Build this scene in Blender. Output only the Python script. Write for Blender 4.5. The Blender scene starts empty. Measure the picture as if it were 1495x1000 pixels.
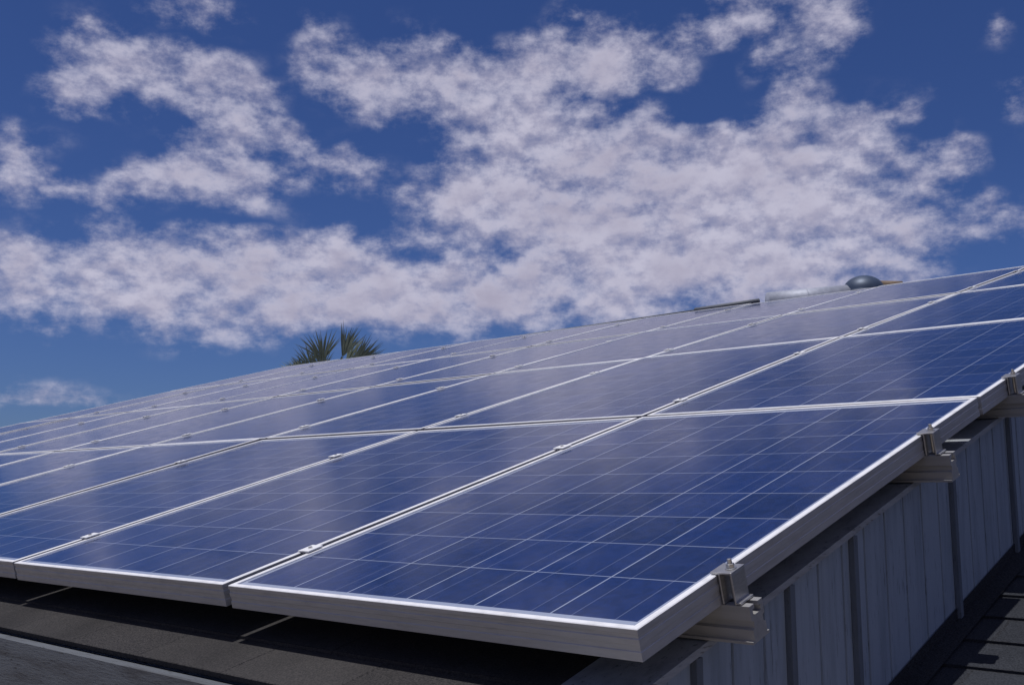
import bpy, bmesh, math, random
from mathutils import Vector, Matrix
random.seed(4)
scene=bpy.context.scene
scene.view_settings.view_transform='Standard'
scene.view_settings.look='None'
scene.view_settings.exposure=0
TH=math.radians(16.1); CT,ST=math.cos(TH),math.sin(TH)
# roof coordinates: u = metres to the left of the array corner, v = metres up the slope, n = height off the module plane
SAG=0.0018
def P(u,v,n=0.0):
    nn=n-SAG*max(v,0)**2
    return Vector((-u, v*CT-nn*ST, v*ST+nn*CT))
def frame_at(u,v,n=0.0,jit=0.0):
    e=0.05
    o=P(u,v,n)
    y=(P(u,v+e,n)-P(u,v-e if v>e else v,n)).normalized()
    x=Vector((1,0,0))
    z=x.cross(y).normalized()
    M=Matrix((x,y,z)).transposed().to_4x4()
    M.translation=o
    return M
# ---------------------------------------------------------------- node helpers
class NT:
    def __init__(s,tree): s.t=tree; s.n=tree.nodes; s.l=tree.links
    def set(s,sock,v):
        if isinstance(v,bpy.types.NodeSocket): s.l.new(v,sock)
        elif v is not None: sock.default_value=v
    def math(s,op,a,b=None,c=None,clamp=False):
        n=s.n.new('ShaderNodeMath'); n.operation=op; n.use_clamp=clamp
        s.set(n.inputs[0],a)
        if b is not None: s.set(n.inputs[1],b)
        if c is not None: s.set(n.inputs[2],c)
        return n.outputs[0]
    def vmath(s,op,a,b=None):
        n=s.n.new('ShaderNodeVectorMath'); n.operation=op
        s.set(n.inputs[0],a)
        if b is not None:
            if op=='SCALE': s.set(n.inputs['Scale'],b)
            else: s.set(n.inputs[1],b)
        return n.outputs['Value'] if op in('LENGTH','DOT_PRODUCT') else n.outputs[0]
    def noise(s,vec,scale,detail=4,rough=.5,dist=0,color=False):
        n=s.n.new('ShaderNodeTexNoise'); s.set(n.inputs['Vector'],vec)
        n.inputs['Scale'].default_value=scale; n.inputs['Detail'].default_value=detail
        n.inputs['Roughness'].default_value=rough; n.inputs['Distortion'].default_value=dist
        return n.outputs['Color'] if color else n.outputs['Fac']
    def ramp(s,v,a,b,c=0,d=1,smooth=True):
        n=s.n.new('ShaderNodeMapRange'); n.interpolation_type='SMOOTHSTEP' if smooth else 'LINEAR'
        s.set(n.inputs['Value'],v)
        for k,x in zip(('From Min','From Max','To Min','To Max'),(a,b,c,d)): n.inputs[k].default_value=x
        return n.outputs['Result']
    def mix(s,f,a,b,mode='MIX'):
        n=s.n.new('ShaderNodeMix'); n.data_type='RGBA'; n.blend_type=mode
        s.set(n.inputs[0],f)
        for sock,v in ((n.inputs[6],a),(n.inputs[7],b)):
            if isinstance(v,(tuple,list)): v=tuple(v)+((1,) if len(v)==3 else ())
            s.set(sock,v)
        return n.outputs[2]
    def mapping(s,vec,loc=(0,0,0),rot=(0,0,0),sc=(1,1,1),typ='POINT'):
        n=s.n.new('ShaderNodeMapping'); n.vector_type=typ; s.set(n.inputs['Vector'],vec)
        n.inputs['Location'].default_value=loc; n.inputs['Rotation'].default_value=rot; n.inputs['Scale'].default_value=sc
        return n.outputs[0]
    def sep(s,v):
        n=s.n.new('ShaderNodeSeparateXYZ'); s.set(n.inputs[0],v); return n.outputs
    def comb(s,x,y,z=0.0):
        n=s.n.new('ShaderNodeCombineXYZ'); s.set(n.inputs[0],x); s.set(n.inputs[1],y); s.set(n.inputs[2],z); return n.outputs[0]
def newmat(name,base=(.5,.5,.5),rough=.5,metal=0.0,spec=.5):
    m=bpy.data.materials.new(name); m.use_nodes=True
    b=m.node_tree.nodes['Principled BSDF']
    b.inputs['Base Color'].default_value=tuple(base)+(1,)
    b.inputs['Roughness'].default_value=rough; b.inputs['Metallic'].default_value=metal
    b.inputs['Specular IOR Level'].default_value=spec
    t=NT(m.node_tree); t.b=b
    tc=t.n.new('ShaderNodeTexCoord'); t.obj=tc.outputs['Object']; t.tc=tc
    return m,t
def bump(t,h,strength=.3,dist=.005):
    n=t.n.new('ShaderNodeBump'); n.inputs['Strength'].default_value=strength; n.inputs['Distance'].default_value=dist
    t.l.new(h,n.inputs['Height']); t.l.new(n.outputs[0],t.b.inputs['Normal'])
# aluminium
m_alu,t=newmat('anodised_aluminium',(.4,.4,.4),.5,.35)
nz=t.noise(t.mapping(t.obj,sc=(6,6,60)),3,5,.6)
c=t.mix(nz,(.30,.30,.31),(.44,.44,.45))
grime=t.noise(t.mapping(t.obj,sc=(1.2,1.2,12)),6,6,.7)
c=t.mix(t.ramp(grime,.48,.78,0,.4),c,(.17,.16,.15))
t.l.new(c,t.b.inputs['Base Color'])
nz2=t.noise(t.obj,40,4,.6); t.l.new(t.ramp(nz2,.3,.7,.36,.55),t.b.inputs['Roughness'])
m_top,t=newmat('anodised_frame_sunlit_lip',(.7,.7,.7),.45,.1)  # lip of the same aluminium, its sun glint put in as lighter colour
nz=t.noise(t.mapping(t.obj,sc=(5,5,5)),5,6,.65)
t.l.new(t.mix(t.ramp(nz,.4,.75,0,.6),(.74,.74,.76),(.48,.48,.50)),t.b.inputs['Base Color'])
m_clamp,t=newmat('mill_finish_clamp',(.45,.45,.45),.35,.8)
nz=t.noise(t.mapping(t.obj,sc=(30,30,140)),2,4,.6); t.l.new(t.mix(nz,(.30,.30,.30),(.62,.61,.60)),t.b.inputs['Base Color'])
m_lip,t=newmat('bright_clamp_cap',(.75,.75,.75),.4,.1)
nz=t.noise(t.obj,60,4,.6); t.l.new(t.mix(nz,(.66,.66,.67),(.82,.82,.82)),t.b.inputs['Base Color'])
m_steel,t=newmat('stainless_bolt',(.55,.54,.52),.3,.9)
nz=t.noise(t.obj,120,3,.5); t.l.new(t.mix(nz,(.35,.34,.33),(.7,.69,.67)),t.b.inputs['Base Color'])
m_rail,t=newmat('rail_aluminium',(.55,.55,.54),.45,.6)
nz=t.noise(t.mapping(t.obj,sc=(1,20,20)),4,4,.6); t.l.new(t.mix(nz,(.30,.30,.30),(.50,.49,.48)),t.b.inputs['Base Color'])
m_back,t=newmat('white_backsheet',(.7,.7,.7),.6)
nz=t.noise(t.obj,8,3); t.l.new(t.mix(nz,(.6,.6,.6),(.72,.72,.72)),t.b.inputs['Base Color'])
# photovoltaic glass
PW,PL=.981,1.49
m_pv,t=newmat('polycrystalline_cells_under_glass',(.01,.02,.12),.1)
cellx=.1570; celly=.1590
mx=(PW-6*cellx)/2; my=(PL-9*celly)/2
s=t.sep(t.obj)
fx=t.math('DIVIDE',t.math('SUBTRACT',s[0],mx),cellx)
fy=t.math('DIVIDE',t.math('SUBTRACT',s[1],my),celly)
def linemask(f,pitch,width,soft=.0005):
    fr=t.math('FRACT',t.math('ADD',f,100.5))     # .5 at cell boundary
    d=t.math('MULTIPLY',t.math('ABSOLUTE',t.math('SUBTRACT',fr,.5)),pitch)
    return t.ramp(d,width/2-soft,width/2+soft,1,0)
gx=linemask(fx,cellx,.0028); gy=linemask(fy,celly,.0020)
ox=t.math('GREATER_THAN',t.math('ABSOLUTE',t.math('SUBTRACT',fx,3.0)),3.0)
oy=t.math('GREATER_THAN',t.math('ABSOLUTE',t.math('SUBTRACT',fy,4.5)),4.5)
grid=t.math('MAXIMUM',t.math('MAXIMUM',gx,gy),t.math('MAXIMUM',ox,oy))
bb=t.math('MAXIMUM',linemask(t.math('ADD',fx,.25),cellx,.0018),linemask(t.math('ADD',fx,-.25),cellx,.0018))
fing=linemask(t.math('MULTIPLY',fy,60),celly/60,.0004,.0002)
cid=t.comb(t.math('FLOOR',fx),t.math('FLOOR',fy))
oi=t.n.new('ShaderNodeObjectInfo')
wn=t.n.new('ShaderNodeTexWhiteNoise'); wn.noise_dimensions='4D'; t.l.new(cid,wn.inputs['Vector']); t.l.new(oi.outputs['Random'],wn.inputs['W'])
vo=t.n.new('ShaderNodeTexVoronoi'); vo.inputs['Scale'].default_value=95; t.l.new(t.mapping(t.obj,sc=(1,.7,1)),vo.inputs['Vector'])
vs=t.n.new('ShaderNodeSeparateColor'); t.l.new(vo.outputs['Color'],vs.inputs[0])
cr=t.math('ADD',t.math('MULTIPLY',vs.outputs[0],.45),t.math('MULTIPLY',wn.outputs['Value'],.45))
cell=t.mix(cr,(.003,.010,.045),(.008,.024,.112))
cell=t.mix(t.math('MULTIPLY',fing,.06),cell,(.2,.25,.38))
cell=t.mix(t.math('MULTIPLY',bb,.22),cell,(.35,.40,.52))
full=t.mix(t.math('MULTIPLY',grid,.62),cell,(.45,.50,.62))
dust_haze=t.noise(t.obj,3.2,6,.62)
full=t.mix(t.ramp(dust_haze,.35,.8,.010,.05),full,(.36,.38,.46))  # thin dust, lifted and tinted bluish to paint in veiling haze
t.l.new(full,t.b.inputs['Base Color'])
rn=t.noise(t.obj,14,4,.6); t.l.new(t.ramp(rn,.3,.7,.10,.16),t.b.inputs['Roughness'])
t.b.inputs['Specular IOR Level'].default_value=.78
bump(t,t.noise(t.obj,260,2,.5),.05,.001)
# shingles
def shingle(name,c1,c2):
    m,t=newmat(name,c1,.92,0,.2)
    br=t.n.new('ShaderNodeTexBrick'); t.l.new(t.tc.outputs['UV'],br.inputs['Vector'])
    br.inputs['Scale'].default_value=1; br.inputs['Brick Width'].default_value=.30; br.inputs['Row Height'].default_value=.14
    br.inputs['Mortar Size'].default_value=.004; br.inputs['Color1'].default_value=tuple(c1)+(1,); br.inputs['Color2'].default_value=tuple(c2)+(1,)
    br.inputs['Mortar'].default_value=(.008,.008,.01,1)
    g=t.noise(t.obj,260,3,.75); g2=t.noise(t.obj,2.5,5,.6)
    c=t.mix(t.ramp(g,.35,.65,.0,.75),br.outputs['Color'],(c2[0]*2.2,c2[1]*2.1,c2[2]*2))
    c=t.mix(t.ramp(g2,.4,.75,0,.5),c,(c1[0]*.5,c1[1]*.5,c1[2]*.5))
    t.l.new(c,t.b.inputs['Base Color']); bump(t,g,.6,.004)
    return m
m_shing=shingle('asphalt_shingle',(.016,.016,.018),(.030,.029,.030))
m_shing2=shingle('asphalt_shingle_dark',(.012,.014,.019),(.022,.025,.032))
def paint(name,c,dirt,amt=.5,stretch=(1,1,8)):
    m,t=newmat(name,c,.75,0,.3)
    a=t.noise(t.mapping(t.obj,sc=stretch),4,7,.65); b_=t.noise(t.mapping(t.obj,sc=stretch),22,6,.7)
    col=t.mix(t.ramp(a,.4,.75,0,amt),c,dirt)
    col=t.mix(t.ramp(b_,.58,.66,0,amt),col,tuple(x*.45 for x in dirt))
    t.l.new(col,t.b.inputs['Base Color']); bump(t,b_,.4,.004)
    return m
m_fascia=paint('weathered_fascia_paint',(.10,.11,.125),(.05,.05,.055),.85,(1.2,6,10))
m_rake=paint('weathered_rake_paint',(.26,.28,.31),(.12,.12,.13),.7,(6,1.2,10))
m_siding=paint('weathered_wall_paint',(.225,.27,.34),(.12,.15,.19),.6,(7,7,.7))
m_trim=paint('batten_paint',(.10,.12,.155),(.06,.07,.085),.5,(6,6,1))
m_galv,t=newmat('galvanised_sheet',(.4,.4,.4),.6,.2)
vo=t.n.new('ShaderNodeTexVoronoi'); vo.inputs['Scale'].default_value=30; t.l.new(t.obj,vo.inputs['Vector'])
t.l.new(t.mix(vo.outputs['Distance'],(.27,.29,.35),(.36,.38,.45)),t.b.inputs['Base Color'])
m_cond,t=newmat('weathered_conduit',(.15,.16,.18),.7,.2)
nz=t.noise(t.obj,9,4); t.l.new(t.mix(nz,(.07,.08,.10),(.17,.18,.20)),t.b.inputs['Base Color'])
m_dark,t=newmat('dark_sheet_metal',(.02,.03,.05),.5,.3)
nz=t.noise(t.obj,9,4); t.l.new(t.mix(nz,(.02,.035,.065),(.07,.10,.16)),t.b.inputs['Base Color'])
m_rust,t=newmat('rusty_flashing',(.2,.11,.05),.8)
nz=t.noise(t.obj,14,5); t.l.new(t.mix(nz,(.10,.07,.05),(.24,.17,.11)),t.b.inputs['Base Color'])
m_ground,t=newmat('desert_ground',(.3,.24,.17),.95)
nz=t.noise(t.obj,.6,8,.65); t.l.new(t.mix(nz,(.12,.10,.08),(.26,.22,.17)),t.b.inputs['Base Color'])
m_frond,t=newmat('palm_frond',(.06,.1,.05),.6)
nz=t.noise(t.obj,1.6,5,.6); t.l.new(t.mix(nz,(.09,.115,.085),(.25,.29,.21)),t.b.inputs['Base Color'])
m_bark,t=newmat('palm_bark',(.15,.11,.08),.9)
nz=t.noise(t.mapping(t.obj,sc=(1,1,9)),5,5,.6); t.l.new(t.mix(nz,(.08,.06,.045),(.24,.18,.13)),t.b.inputs['Base Color'])
# ---------------------------------------------------------------- mesh helpers
def mkobj(name,bm,mats,parent=None,smooth=False):
    me=bpy.data.meshes.new(name); bmesh.ops.recalc_face_normals(bm,faces=bm.faces[:]); bm.to_mesh(me); bm.free()
    for m in (mats if isinstance(mats,(list,tuple)) else [mats]): me.materials.append(m)
    if smooth:
        for p in me.polygons: p.use_smooth=True
    o=bpy.data.objects.new(name,me); scene.collection.objects.link(o)
    if parent: o.parent=parent
    return o
def box(bm,x0,x1,y0,y1,z0,z1,f=None,mi=0):
    f=f or (lambda x,y,z:(x,y,z))
    v=[bm.verts.new(f(x,y,z)) for z in(z0,z1) for y in(y0,y1) for x in(x0,x1)]
    for q in((0,1,3,2),(4,5,7,6),(0,1,5,4),(2,3,7,6),(0,2,6,4),(1,3,7,5)):
        bm.faces.new([v[i] for i in q]).material_index=mi
def cyl(bm,c,axis,r0,r1,h,seg=24,mi=0,caps=True):
    c=Vector(c); axis=Vector(axis).normalized(); t1=axis.orthogonal().normalized(); t2=axis.cross(t1)
    A=[];B=[]
    for i in range(seg):
        a=2*math.pi*i/seg; d=t1*math.cos(a)+t2*math.sin(a)
        A.append(bm.verts.new(c+d*r0)); B.append(bm.verts.new(c+axis*h+d*r1))
    for i in range(seg):
        j=(i+1)%seg; bm.faces.new((A[i],A[j],B[j],B[i])).material_index=mi
    if caps:
        bm.faces.new(A[::-1]).material_index=mi; bm.faces.new(B).material_index=mi
# ---------------------------------------------------------------- solar panel mesh
bm=bmesh.new()
prof=[(0,-.046),(0,-.033),(.0012,-.032),(.0012,-.024),(0,-.023),(0,-.015),(.0012,-.014),(.0012,-.009),(0,-.008),(0,-.0012),(.0012,0),(.0112,0),(.012,-.0008),(.012,-.0040),(.003,-.0048),(.003,-.044),(.028,-.044),(.028,-.046)]
rings=[]
for cx,cy,sx,sy in((0,0,1,1),(PW,0,-1,1),(PW,PL,-1,-1),(0,PL,1,-1)):
    rings.append([bm.verts.new((cx+sx*d,cy+sy*d,z)) for d,z in prof])
for k in range(4):
    a,b_=rings[k],rings[(k+1)%4]
    for i in range(len(prof)):
        j=(i+1)%len(prof); f=bm.faces.new((a[i],a[j],b_[j],b_[i]))
        if i in(9,10,11,12): f.material_index=3  # top lip faces take the painted-in sun brightness
e=.0118
v=[bm.verts.new(p) for p in((e,e,-.0032),(PW-e,e,-.0032),(PW-e,PL-e,-.0032),(e,PL-e,-.0032))]
gf=bm.faces.new(v); gf.material_index=1
e=.0035
v=[bm.verts.new(p) for p in((e,e,-.0080),(e,PL-e,-.0080),(PW-e,PL-e,-.0080),(PW-e,e,-.0080))]
bm.faces.new(v).material_index=2
bmesh.ops.recalc_face_normals(bm,faces=bm.faces[:])
p0=mkobj('solar_panel',bm,[m_alu,m_pv,m_back,m_top])
NC,NR=9,4
for r in range(NR):
    for i in range(NC):
        o=p0 if (i==0 and r==0) else bpy.data.objects.new('solar_panel',p0.data)
        if o is not p0: scene.collection.objects.link(o)
        y=(P(0,r*1.515+PL)-P(0,r*1.515)).normalized(); x=Vector((1,0,0)); z=x.cross(y)
        M=Matrix((x,y,z)).transposed().to_4x4(); M.translation=P(i*1.0+PW,r*1.515)
        if r+i>0:
            j=math.radians(.16)
            M=M@Matrix.Rotation(random.uniform(-j,j),4,'X')@Matrix.Rotation(random.uniform(-j,j),4,'Y')
            M.translation+=Vector((0,random.uniform(-.003,.003),random.uniform(-.001,.001)))
        o.matrix_world=M
# rails
RV=[r*1.515+o for r in range(NR) for o in(.235,1.12)]
rp=[(-.02,0),(-.006,0),(-.006,-.007),(-.012,-.007),(-.012,-.016),(.012,-.016),(.012,-.007),(.006,-.007),(.006,0),(.02,0),
    (.02,-.022),(.014,-.024),(.014,-.034),(.02,-.036),(.02,-.052),(.026,-.052),(.026,-.056),(-.026,-.056),(-.026,-.052),(-.02,-.052),(-.02,-.036),(-.014,-.034),(-.014,-.024),(-.02,-.022)]
bm=bmesh.new()
Ln=9.2
A=[bm.verts.new((0,y,z)) for y,z in rp]; B=[bm.verts.new((-Ln,y,z)) for y,z in rp]
for i in range(len(rp)):
    j=(i+1)%len(rp); bm.faces.new((A[i],A[j],B[j],B[i]))
bm.faces.new(A[::-1]); bm.faces.new(B)
rail0=mkobj('mounting_rail',bm,[m_rail])
for k,vv in enumerate(RV):
    o=rail0 if k==0 else bpy.data.objects.new('mounting_rail',rail0.data)
    if k: scene.collection.objects.link(o)
    M=frame_at(0,vv,-.0465); M.translation=P(-.046-.005*(k%2),vv,-.0465); o.matrix_world=M
# clamps
bm=bmesh.new()  # end clamp: local x toward outside (right)
box(bm,-.010,.026,-.021,.021,.0008,.0040)
box(bm,.0025,.0055,-.0205,.0205,-.0455,.0006)
box(bm,.0225,.0255,-.0205,.0205,-.0455,.0006)
box(bm,.0256,.033,-.0195,.0195,-.0455,-.0420)
cyl(bm,(.014,0,-.044),(0,0,1),.0045,.0045,.044,16,1)
cyl(bm,(.014,0,.0041),(0,0,1),.0092,.0092,.0015,24,1)
cyl(bm,(.014,0,.0057),(0,0,1),.0068,.0066,.0060,6,1)
cyl(bm,(.014,0,.0118),(0,0,1),.0038,.0034,.007,16,1)
ec0=mkobj('end_clamp',bm,[m_clamp,m_steel])
for k,vv in enumerate(RV):
    o=ec0 if k==0 else bpy.data.objects.new('end_clamp',ec0.data)
    if k: scene.collection.objects.link(o)
    q=o.modifiers.new('bevel','BEVEL'); q.width=.0006; q.segments=2
    M=frame_at(0,vv,0); M.translation=P(0,vv,0); o.matrix_world=M
bm=bmesh.new()
box(bm,-.018,.018,-.020,.020,.0012,.0036)
box(bm,-.0055,-.0035,-.018,.018,-.02,.0011)
box(bm,.0035,.0055,-.018,.018,-.02,.0011)
cyl(bm,(0,0,.0037),(0,0,1),.0060,.0060,.0008,20,0)
cyl(bm,(0,0,.0046),(0,0,1),.0045,.0043,.0020,6,1)
mc0=mkobj('mid_clamp',bm,[m_lip,m_steel]); first=True
for i in range(1,NC):
    for vv in RV:
        o=mc0 if first else bpy.data.objects.new('mid_clamp',mc0.data)
        if not first: scene.collection.objects.link(o)
        first=False
        M=frame_at(0,vv,0); M.translation=P(i*1.0-.0095,vv-.02,.001); o.matrix_world=M
# ---------------------------------------------------------------- house
house=bpy.data.objects.new('house',None); scene.collection.objects.link(house)
GZ=-2.75
RN=-.1085
def roof_sheet(name,u0,u1,v0,v1,n0,mat,thick=.006,course=.14):
    bm=bmesh.new(); uvl=bm.loops.layers.uv.new('UVMap')
    nv=int((v1-v0)/course+.999); nu=12
    for k in range(nv):
        a=v0+k*course; b_=min(v1,a+course)
        for q in range(nu):
            ua=u0+(u1-u0)*q/nu; ub=u0+(u1-u0)*(q+1)/nu
            pts=[(ua,a,n0),(ub,a,n0),(ub,b_,n0-thick),(ua,b_,n0-thick)]
            f=bm.faces.new([bm.verts.new(P(*p)) for p in pts])
            for l,p in zip(f.loops,pts): l[uvl].uv=(p[0]+50,p[1]-v0+50.4)
            pts=[(ua,a,n0-thick-.004),(ub,a,n0-thick-.004),(ub,a,n0),(ua,a,n0)]
            f=bm.faces.new([bm.verts.new(P(*p)) for p in pts])
            for l,p in zip(f.loops,pts): l[uvl].uv=(p[0]+50,a-v0+50.45)
    return mkobj(name,bm,[mat],house)
RIDGE=6.35
roof_sheet('upper_roof',.16,9.6,-.13,RIDGE,RN,m_shing)
bm=bmesh.new()
N=24
for k in range(N):
    a=-.12+(RIDGE+.12)*k/N; b_=-.12+(RIDGE+.12)*(k+1)/N
    for (u0,u1,n1,n2) in((.052,9.6,RN-.012,RN-.022),):
        v=[bm.verts.new(P(u,vv,n)) for n in(n2,n1) for vv in(a,b_) for u in(u0,u1)]
        for q in((0,1,3,2),(4,5,7,6),(0,2,6,4),(1,3,7,5)): bm.faces.new([v[i] for i in q])
mkobj('roof_deck',bm,[m_rake],house)
bm=bmesh.new()
for k in range(N):
    a=-.14+(RIDGE+.14)*k/N; b_=-.14+(RIDGE+.14)*(k+1)/N
    v=[bm.verts.new(P(u,vv,n)) for n in(RN-.010,RN+.002) for vv in(a,b_) for u in(.035,.17)]
    for q in((0,1,3,2),(4,5,7,6),(0,2,6,4),(1,3,7,5)): bm.faces.new([v[i] for i in q])
mkobj('rake_board',bm,[m_rake],house)
bm=bmesh.new(); rz=P(0,RIDGE,RN)
yb=rz.y+4.5
v=[bm.verts.new(p) for p in((-.05,rz.y,rz.z),(-9.6,rz.y,rz.z),(-9.6,yb,rz.z-1.3),(-.05,yb,rz.z-1.3))]
bm.faces.new(v); mkobj('back_roof',bm,[m_shing],house)
ep=P(0,-.13,RN)
bm=bmesh.new()
box(bm,-9.6,-.035,ep.y-.035,ep.y-.004,ep.z-.145,ep.z-.014)
mkobj('eave_fascia',bm,[m_fascia],house)
bm=bmesh.new(); box(bm,-9.6,-.06,ep.y-.003,ep.y+.45,ep.z-.15,ep.z-.13)
mkobj('soffit',bm,[m_trim],house)
bm=bmesh.new(); box(bm,-9.5,-.06,ep.y+.46,ep.y+.56,GZ,ep.z-.02)
mkobj('front_wall',bm,[m_siding],house)
bm=bmesh.new(); box(bm,-9.5,-9.4,ep.y+.56,9,GZ,-.1)
mkobj('far_wall',bm,[m_siding],house)
# gable wall with vertical grooves
bm=bmesh.new()
UW=.055
ys=[]
y=ep.y+.02; pitch=.105
def roof_z(y):
    vv=y/CT
    p=P(0,vv,RN-.014)
    return p.z-(p.y-y)*math.tan(TH)
while y<6.0:
    ys.append((y,0)); ys.append((y+pitch-.009,0)); ys.append((y+pitch-.008,.009)); ys.append((y+pitch-.002,.009)); y+=pitch
prev=None
for (y,d) in ys:
    a=bm.verts.new((-UW-d,y,GZ)); b_=bm.verts.new((-UW-d,y,roof_z(y)))
    if prev: bm.faces.new((prev[0],a,b_,prev[1]))
    prev=(a,b_)
mkobj('gable_wall',bm,[m_siding],house)
bm=bmesh.new()
for vv in(.16,.48,.76,1.35,1.83,2.4,3.0,3.6,4.2,4.8):
    p=P(UW,vv,-.25); y=p.y
    box(bm,-UW+.001,-UW+.012,y-.009,y+.009,GZ,roof_z(y)-.004)
mkobj('wall_battens',bm,[m_trim],house)
roof_sheet('lower_roof',-3.2,UW-.002,.62,6.3,-.485,m_shing2)
lp=P(0,.62,-.485)
bm=bmesh.new(); box(bm,-UW+.004,3.2,lp.y+.002,lp.y+.03,lp.z-.16,lp.z-.012); mkobj('lower_fascia',bm,[m_fascia],house)
bm=bmesh.new(); box(bm,-UW+.004,3.1,lp.y+.3,lp.y+.4,GZ,lp.z-.02); mkobj('lower_wall',bm,[m_siding],house)
bm=bmesh.new()
for k in range(20):
    a=.62+k*.28; b_=a+.28
    v=[bm.verts.new(P(u,vv,n)) for (u,n) in((UW-.05,-.480),(UW-.004,-.478),(UW-.004,-.455)) for vv in(a,b_)]
    bm.faces.new((v[0],v[1],v[3],v[2])); bm.faces.new((v[2],v[3],v[5],v[4]))
mkobj('step_flashing',bm,[m_shing2],house)
# ---------------------------------------------------------------- conduit along the ridge, duct
bm=bmesh.new()
a=P(2.98,6.12,.006); b_=P(3.55,6.12,.002)
cyl(bm,a,(b_-a),.020,.020,(b_-a).length,12)
c_=P(6.2,6.12,-.018)
cyl(bm,b_,(c_-b_),.007,.007,(c_-b_).length,12)
for uu in(3.1,3.5,4.3,5.1,5.9):
    p=P(uu,6.12,-.10); q=P(uu,6.12,-.008); cyl(bm,p,q-p,.008,.008,(q-p).length,8)
mkobj('conduit_pipe',bm,[m_cond],None,True)
bm=bmesh.new()
dc=Vector((-2.67,6.53,1.70)); ax=Vector((.7427,.6697,.06)).normalized()
d0=dc-ax*.52
cyl(bm,d0,ax,.088,.112,.66,48,0)
cyl(bm,d0+ax*.30,ax,.103,.103,.006,48,0)
dcn=dc+ax*.25+Vector((0,0,.045)); R_=.165
prevr=None
for k in range(11):
    a_=k/10*math.pi/2*.985; rad=R_*math.cos(a_); z=R_*.80*math.sin(a_)
    ring=[bm.verts.new(dcn+Vector((rad*math.cos(q*math.pi/20),rad*math.sin(q*math.pi/20),z))) for q in range(40)]
    if prevr:
        for q in range(40):
            f=bm.faces.new((prevr[q],prevr[(q+1)%40],ring[(q+1)%40],ring[q])); f.material_index=1
    prevr=ring
bm.faces.new(prevr).material_index=1
cyl(bm,dcn-Vector((0,0,.36)),(0,0,1),.14,.14,.36,32,0)
cyl(bm,dcn-Vector((0,0,.010)),(0,0,1),.172,.172,.010,40,1)
cyl(bm,dc+ax*.38+Vector((0,0,.085)),ax,.045,.03,.18,28,2)
p=dc-ax*.38; cyl(bm,p-Vector((0,0,.40)),(0,0,1),.03,.03,.33,12,0)
o=mkobj('roof_vent_duct',bm,[m_galv,m_dark,m_rust],None,True)
# ---------------------------------------------------------------- palm
palm=bpy.data.objects.new('fan_palm_tree',None); scene.collection.objects.link(palm)
pc=Vector((-18.35,13.65,2.50)); palm.location=(pc.x,pc.y,GZ)
bm=bmesh.new(); H=pc.z-GZ; prev=None
for k in range(26):
    z=H*k/25; r=.20-.05*k/25+(.02 if k%2 else 0)+(.12*max(0,(k-19)/6))
    ring=[bm.verts.new((r*math.cos(i*math.pi/8)+.1*math.sin(z*.5),r*math.sin(i*math.pi/8),z)) for i in range(16)]
    if prev:
        for i in range(16): bm.faces.new((prev[i],prev[(i+1)%16],ring[(i+1)%16],ring[i]))
    prev=ring
mkobj('trunk',bm,[m_bark],palm)
bm=bmesh.new(); rr=random.Random(11)
def frond(az,el,stem,size,spread=1.5,roll=0,droop=.16):
    d=Vector((math.cos(az)*math.cos(el),math.sin(az)*math.cos(el),math.sin(el)))
    side=Vector((-math.sin(az),math.cos(az),0)); upv=side.cross(d)*-1
    Rm=Matrix.Rotation(roll,3,d); side=Rm@side; upv=Rm@upv
    o=Vector((.1*math.sin(H*.5),0,H)); hub=o+d*stem
    w=side*.012
    bm.faces.new([bm.verts.new(x) for x in(o-w*1.6,o+w*1.6,hub+w,hub-w)])
    nl=24
    for i in range(nl):
        a=-spread+2*spread*i/(nl-1)+rr.uniform(-.05,.05)
        L=size*(.72+.28*math.cos(a*.8))*rr.uniform(.75,1.12)
        dd=(d*math.cos(a)+side*math.sin(a)+upv*rr.uniform(-.12,.12)).normalized()
        pr=dd.cross(upv).normalized()*(.022*size)
        m1=hub+dd*L*.5; tip=hub+dd*L+Vector((0,0,-droop*L*rr.uniform(.3,1.2)))
        bm.faces.new([bm.verts.new(x) for x in(hub,m1-pr,tip,m1+pr)])
for k in range(36):
    az=rr.uniform(0,2*math.pi); el=math.asin(rr.uniform(-.6,.55))
    frond(az,el,rr.uniform(.5,.95),rr.uniform(.55,.82),1.5,rr.uniform(-.5,.5))
sw=math.atan2(.6697,.7427)
for k in range(13):   # sprays on one side of the crown
    frond(sw+math.pi+rr.uniform(-.6,.6),rr.uniform(.1,1.4),rr.uniform(.35,.8),rr.uniform(.55,.8),.9,1.3+rr.uniform(-.6,.6),.05)
for k in range(12):   # stiff upright young blades
    frond(sw+rr.uniform(-.5,.5),rr.uniform(.35,1.3),rr.uniform(.55,.9),rr.uniform(.55,.85),.42,1.4+rr.uniform(-.6,.6),.0)
mkobj('crown',bm,[m_frond],palm)
# ---------------------------------------------------------------- ground
bm=bmesh.new(); S=4000
bm.faces.new([bm.verts.new(p) for p in((-S,-S,GZ),(S,-S,GZ),(S,S,GZ),(-S,S,GZ))])
mkobj('ground',bm,[m_ground])
# ---------------------------------------------------------------- camera
cam=bpy.data.cameras.new('camera'); co=bpy.data.objects.new('camera',cam); scene.collection.objects.link(co)
cam.sensor_width=36; cam.lens=1500/1495*36; cam.clip_start=.02; cam.clip_end=12000
X=Vector((.7427,.6697,0)).normalized(); Zc=Vector((.6627,-.735,-.144)).normalized(); Y=Zc.cross(X).normalized(); X=Y.cross(Zc)
M=Matrix((X,Y,Zc)).transposed().to_4x4(); M.translation=Vector((.8256,-1.166,.1818)); co.matrix_world=M
scene.camera=co
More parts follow.
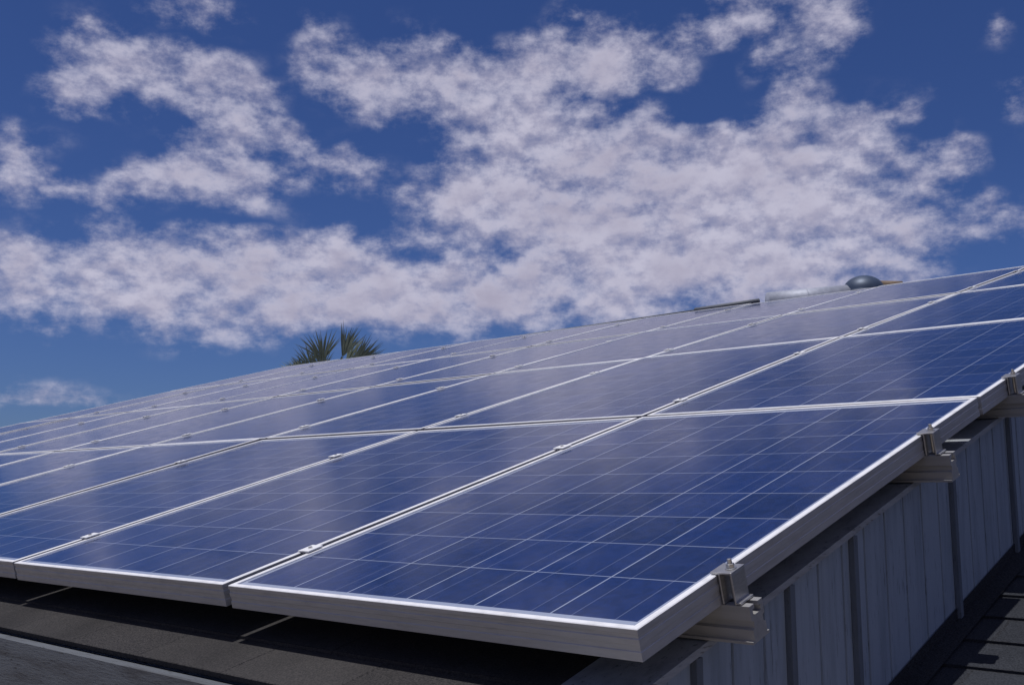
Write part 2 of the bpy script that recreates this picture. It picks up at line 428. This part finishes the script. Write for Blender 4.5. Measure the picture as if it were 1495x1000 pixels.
# ---------------------------------------------------------------- sun
sd=Vector((-.08,.0,0))+Vector((0,-ST,CT))+Vector((0,CT,ST))*.08
sd.normalize()
sl=bpy.data.lights.new('sun','SUN'); sl.energy=3.7; sl.angle=math.radians(.5); sl.color=(1,.97,.94)
so=bpy.data.objects.new('sun',sl); scene.collection.objects.link(so); so.location=(0,0,20)
so.rotation_euler=sd.to_track_quat('Z','Y').to_euler()
sel=math.asin(sd.z); saz=math.atan2(sd.x,sd.y)
# ---------------------------------------------------------------- world
w=bpy.data.worlds.new('World'); scene.world=w; w.use_nodes=True
nt=w.node_tree; nt.nodes.clear(); t=NT(nt)
out=t.n.new('ShaderNodeOutputWorld')
sky=t.n.new('ShaderNodeTexSky'); sky.sky_type='NISHITA'; sky.sun_disc=False
sky.sun_elevation=sel; sky.sun_rotation=saz; sky.altitude=400; sky.air_density=1; sky.dust_density=.6; sky.ozone_density=2.5
tc=t.n.new('ShaderNodeTexCoord'); D=tc.outputs['Generated']
ds=t.sep(D)
F=Vector((-.6697,.7427,0)); Rt=Vector((.7427,.6697,0))
az=t.math('ARCTAN2',t.vmath('DOT_PRODUCT',D,tuple(Rt)),t.vmath('DOT_PRODUCT',D,tuple(F)))
el=t.math('ARCSINE',ds[2])
A=t.comb(az,el,0.0)
# cloud cover map in azimuth / elevation, clouds listed as ellipses
S1=1/1500.
def ae(px,py):
    x=(px-747.5)*S1; y=(500-py)*S1; pt=math.asin(.144)
    d=Vector((x, math.cos(pt)-y*math.sin(pt), math.sin(pt)+y*math.cos(pt))); d.normalize()
    return math.atan2(d.x,d.y), math.asin(d.z)
BL=[(190,105,125,56,-8,.85),(330,115,85,30,-8,.75),(110,130,55,30,0,.65),(340,180,95,38,-10,.8),(290,22,75,20,-5,.55),(480,30,60,14,0,.3),
(520,110,95,42,-12,.9),(640,120,115,50,0,1.0),(760,120,95,42,0,.9),(860,100,115,52,8,1.0),(950,90,72,42,0,.8),(570,165,85,22,0,.65),(760,190,130,36,0,.7),(830,40,40,32,30,.5),(640,60,75,15,-10,.35),
(1075,20,80,30,10,.8),(1205,40,58,48,25,.85),(1135,80,44,27,10,.65),
(880,225,210,62,0,1.0),(1060,250,205,72,6,1.1),(700,275,128,54,5,1.1),(930,320,290,68,0,1.2),(1200,320,140,68,0,1.05),(980,390,320,56,0,1.1),(1235,230,65,52,0,.7),
(1290,180,60,28,10,.7),(1165,160,46,38,0,.7),(1395,240,38,30,-20,.75),(1345,270,50,28,0,.75),(1360,150,26,12,0,.5),(1485,165,32,20,0,.8),(1455,45,26,12,-20,.45),(1420,345,90,12,2,.45),(1460,300,58,12,12,.45),
(310,250,92,42,10,.95),(370,275,76,35,10,.8),(190,268,52,27,10,.7),(85,272,36,20,0,.85),(15,240,46,40,10,.85),(10,180,28,12,0,.45),(500,250,66,29,-5,.85),(430,210,36,16,-5,.7),(150,318,42,13,0,.6),(20,312,36,11,0,.55),
(80,390,155,47,3,.95),(250,378,120,40,3,.85),(230,440,195,36,8,.95),(420,385,165,45,5,1.0),(560,425,215,47,3,1.05),(400,465,185,30,8,.85),(760,430,290,50,-3,1.1),(1150,395,215,47,-5,1.0),(640,335,80,14,0,.5),(60,440,130,34,6,.75),(600,470,195,30,0,.8),(1330,330,70,40,0,.5),
(60,580,150,13,3,.35),(60,190,50,16,0,.2)]
HOLES=[(560,222,60,13,0,.5),(655,358,110,9,2,.6),(840,172,30,16,0,.45),(1010,160,65,22,0,.5),(470,320,90,15,0,.35),(1080,150,60,24,0,.35),(700,45,120,16,0,.2),(250,325,120,12,0,.35)]
E=[]
for lst,sg in((BL,1),(HOLES,-1)):
    for (x,y,rx,ry,rot,wt) in lst:
        a,e_=ae(x,y); E.append((a,e_,rx*S1*1.38,ry*S1*1.38,math.radians(rot),wt*sg))
def cover(a,e_):
    acc=0
    for (ca,ce,ra,re_,ro,wt) in E:
        dx,dy=a-ca,e_-ce
        c_,s_=math.cos(ro),math.sin(ro)
        X_=(dx*c_+dy*s_)/ra; Y_=(-dx*s_+dy*c_)/re_
        d2=X_*X_+Y_*Y_
        if d2<1:
            g=1-math.sqrt(d2); g=g*g*(3-2*g)
            if wt>0: acc+=g*wt*(1.25-acc)
            else: acc+=g*wt
    return max(0,min(1.25,acc))
AZ0,AZ1=-.50,.50; EL0,EL1=.02,.50; NROW=24; NS=31
warp=t.noise(D,13,2,.6,color=True)
Aw=t.vmath('ADD',A,t.vmath('SCALE',t.vmath('SUBTRACT',warp,(.5,.5,.5)),.05))
aw=t.sep(Aw)
fa=t.math('MULTIPLY',t.math('SUBTRACT',aw[0],AZ0),1/(AZ1-AZ0))
fL=t.math('MULTIPLY',fa,2.0,clamp=True); fR=t.math('SUBTRACT',t.math('MULTIPLY',fa,2.0),1.0,clamp=True)
half=t.math('GREATER_THAN',fa,.5)
row=t.math('MULTIPLY',t.math('SUBTRACT',aw[1],EL0),(NROW-1)/(EL1-EL0))
rowv=t.comb(row,row,row)
total=None
for g in range(NROW//3):
    outs=[]
    for h in(0,1):
        n=t.n.new('ShaderNodeValToRGB'); cr_=n.color_ramp; cr_.interpolation='LINEAR'
        while len(cr_.elements)>1: cr_.elements.remove(cr_.elements[0])
        for k in range(NS+1):
            f=k/NS; a=AZ0+(AZ1-AZ0)*(h*.5+f*.5)
            col=[cover(a,EL0+(EL1-EL0)*(g*3+q)/(NROW-1)) for q in range(3)]
            if k==0: e_=cr_.elements[0]; e_.position=0
            else: e_=cr_.elements.new(f)
            e_.color=(col[0],col[1],col[2],1)
        t.l.new(fL if h==0 else fR,n.inputs[0]); outs.append(n.outputs[0])
    colr=t.mix(half,outs[0],outs[1])
    wv=t.vmath('MAXIMUM',t.vmath('SUBTRACT',(1,1,1),t.vmath('ABSOLUTE',t.vmath('SUBTRACT',rowv,(g*3,g*3+1,g*3+2)))),(0,0,0))
    dd=t.vmath('DOT_PRODUCT',colr,wv)
    total=dd if total is None else t.math('ADD',total,dd)
inside=t.math('LESS_THAN',t.math('ABSOLUTE',az),.5)
total=t.math('MULTIPLY',total,inside)
den=t.math('ADD',t.math('MAXIMUM',ds[2],0.0),.22)
Q=t.comb(t.math('DIVIDE',ds[0],den),t.math('DIVIDE',ds[1],den),0.0)
n1=t.noise(Q,5.0,6,.60)
n2=t.noise(t.vmath('MULTIPLY',A,(1.0,1.45,1.0)),25,6,.62)
nn=t.math('ADD',t.math('MULTIPLY',n1,.38),t.math('MULTIPLY',n2,.62))
gen=t.ramp(t.noise(Q,1.2,3,.55),.45,.60,0,1.0)
outw=t.math('MAXIMUM',t.ramp(el,.48,.56,0,.85),t.ramp(t.math('ABSOLUTE',az),.48,.56,0,1))
field=t.math('ADD',total,t.math('MULTIPLY',gen,outw))
dens=t.math('ADD',field,t.math('MULTIPLY',t.math('SUBTRACT',nn,.48),4.4))
mask=t.ramp(dens,.02,1.50,0,.93)
mask=t.math('MULTIPLY',mask,t.ramp(field,.0,.32,0,1))
mask=t.math('MULTIPLY',mask,t.ramp(ds[2],0,.03,0,1))
# billow shading: density compared with density a little toward the sun side
n3=t.noise(t.vmath('ADD',t.vmath('MULTIPLY',A,(1.0,1.45,1.0)),(0,.016,0)),25,4,.58)
lit=t.ramp(t.math('SUBTRACT',n2,n3),-.16,.16,0,1)
ccol=t.mix(lit,(.40,.39,.52),(.58,.565,.69))
big=t.noise(t.vmath('ADD',A,(3.07,.05,0)),8,3,.5)
ccol=t.mix(t.math('MULTIPLY',t.ramp(dens,.7,2.0,0,1),t.ramp(big,.35,.62,.2,.95)),ccol,(.40,.375,.485))
bg1=t.n.new('ShaderNodeBackground'); bg2=t.n.new('ShaderNodeBackground')
graded=t.mix(1.0,sky.outputs[0],(.36,.49,.88),'MULTIPLY')
t.l.new(graded,bg1.inputs[0]); bg1.inputs[1].default_value=.066
t.l.new(ccol,bg2.inputs[0]); bg2.inputs[1].default_value=1
ms=t.n.new('ShaderNodeMixShader'); t.l.new(mask,ms.inputs[0]); t.l.new(bg1.outputs[0],ms.inputs[1]); t.l.new(bg2.outputs[0],ms.inputs[2])
t.l.new(ms.outputs[0],out.inputs['Surface'])
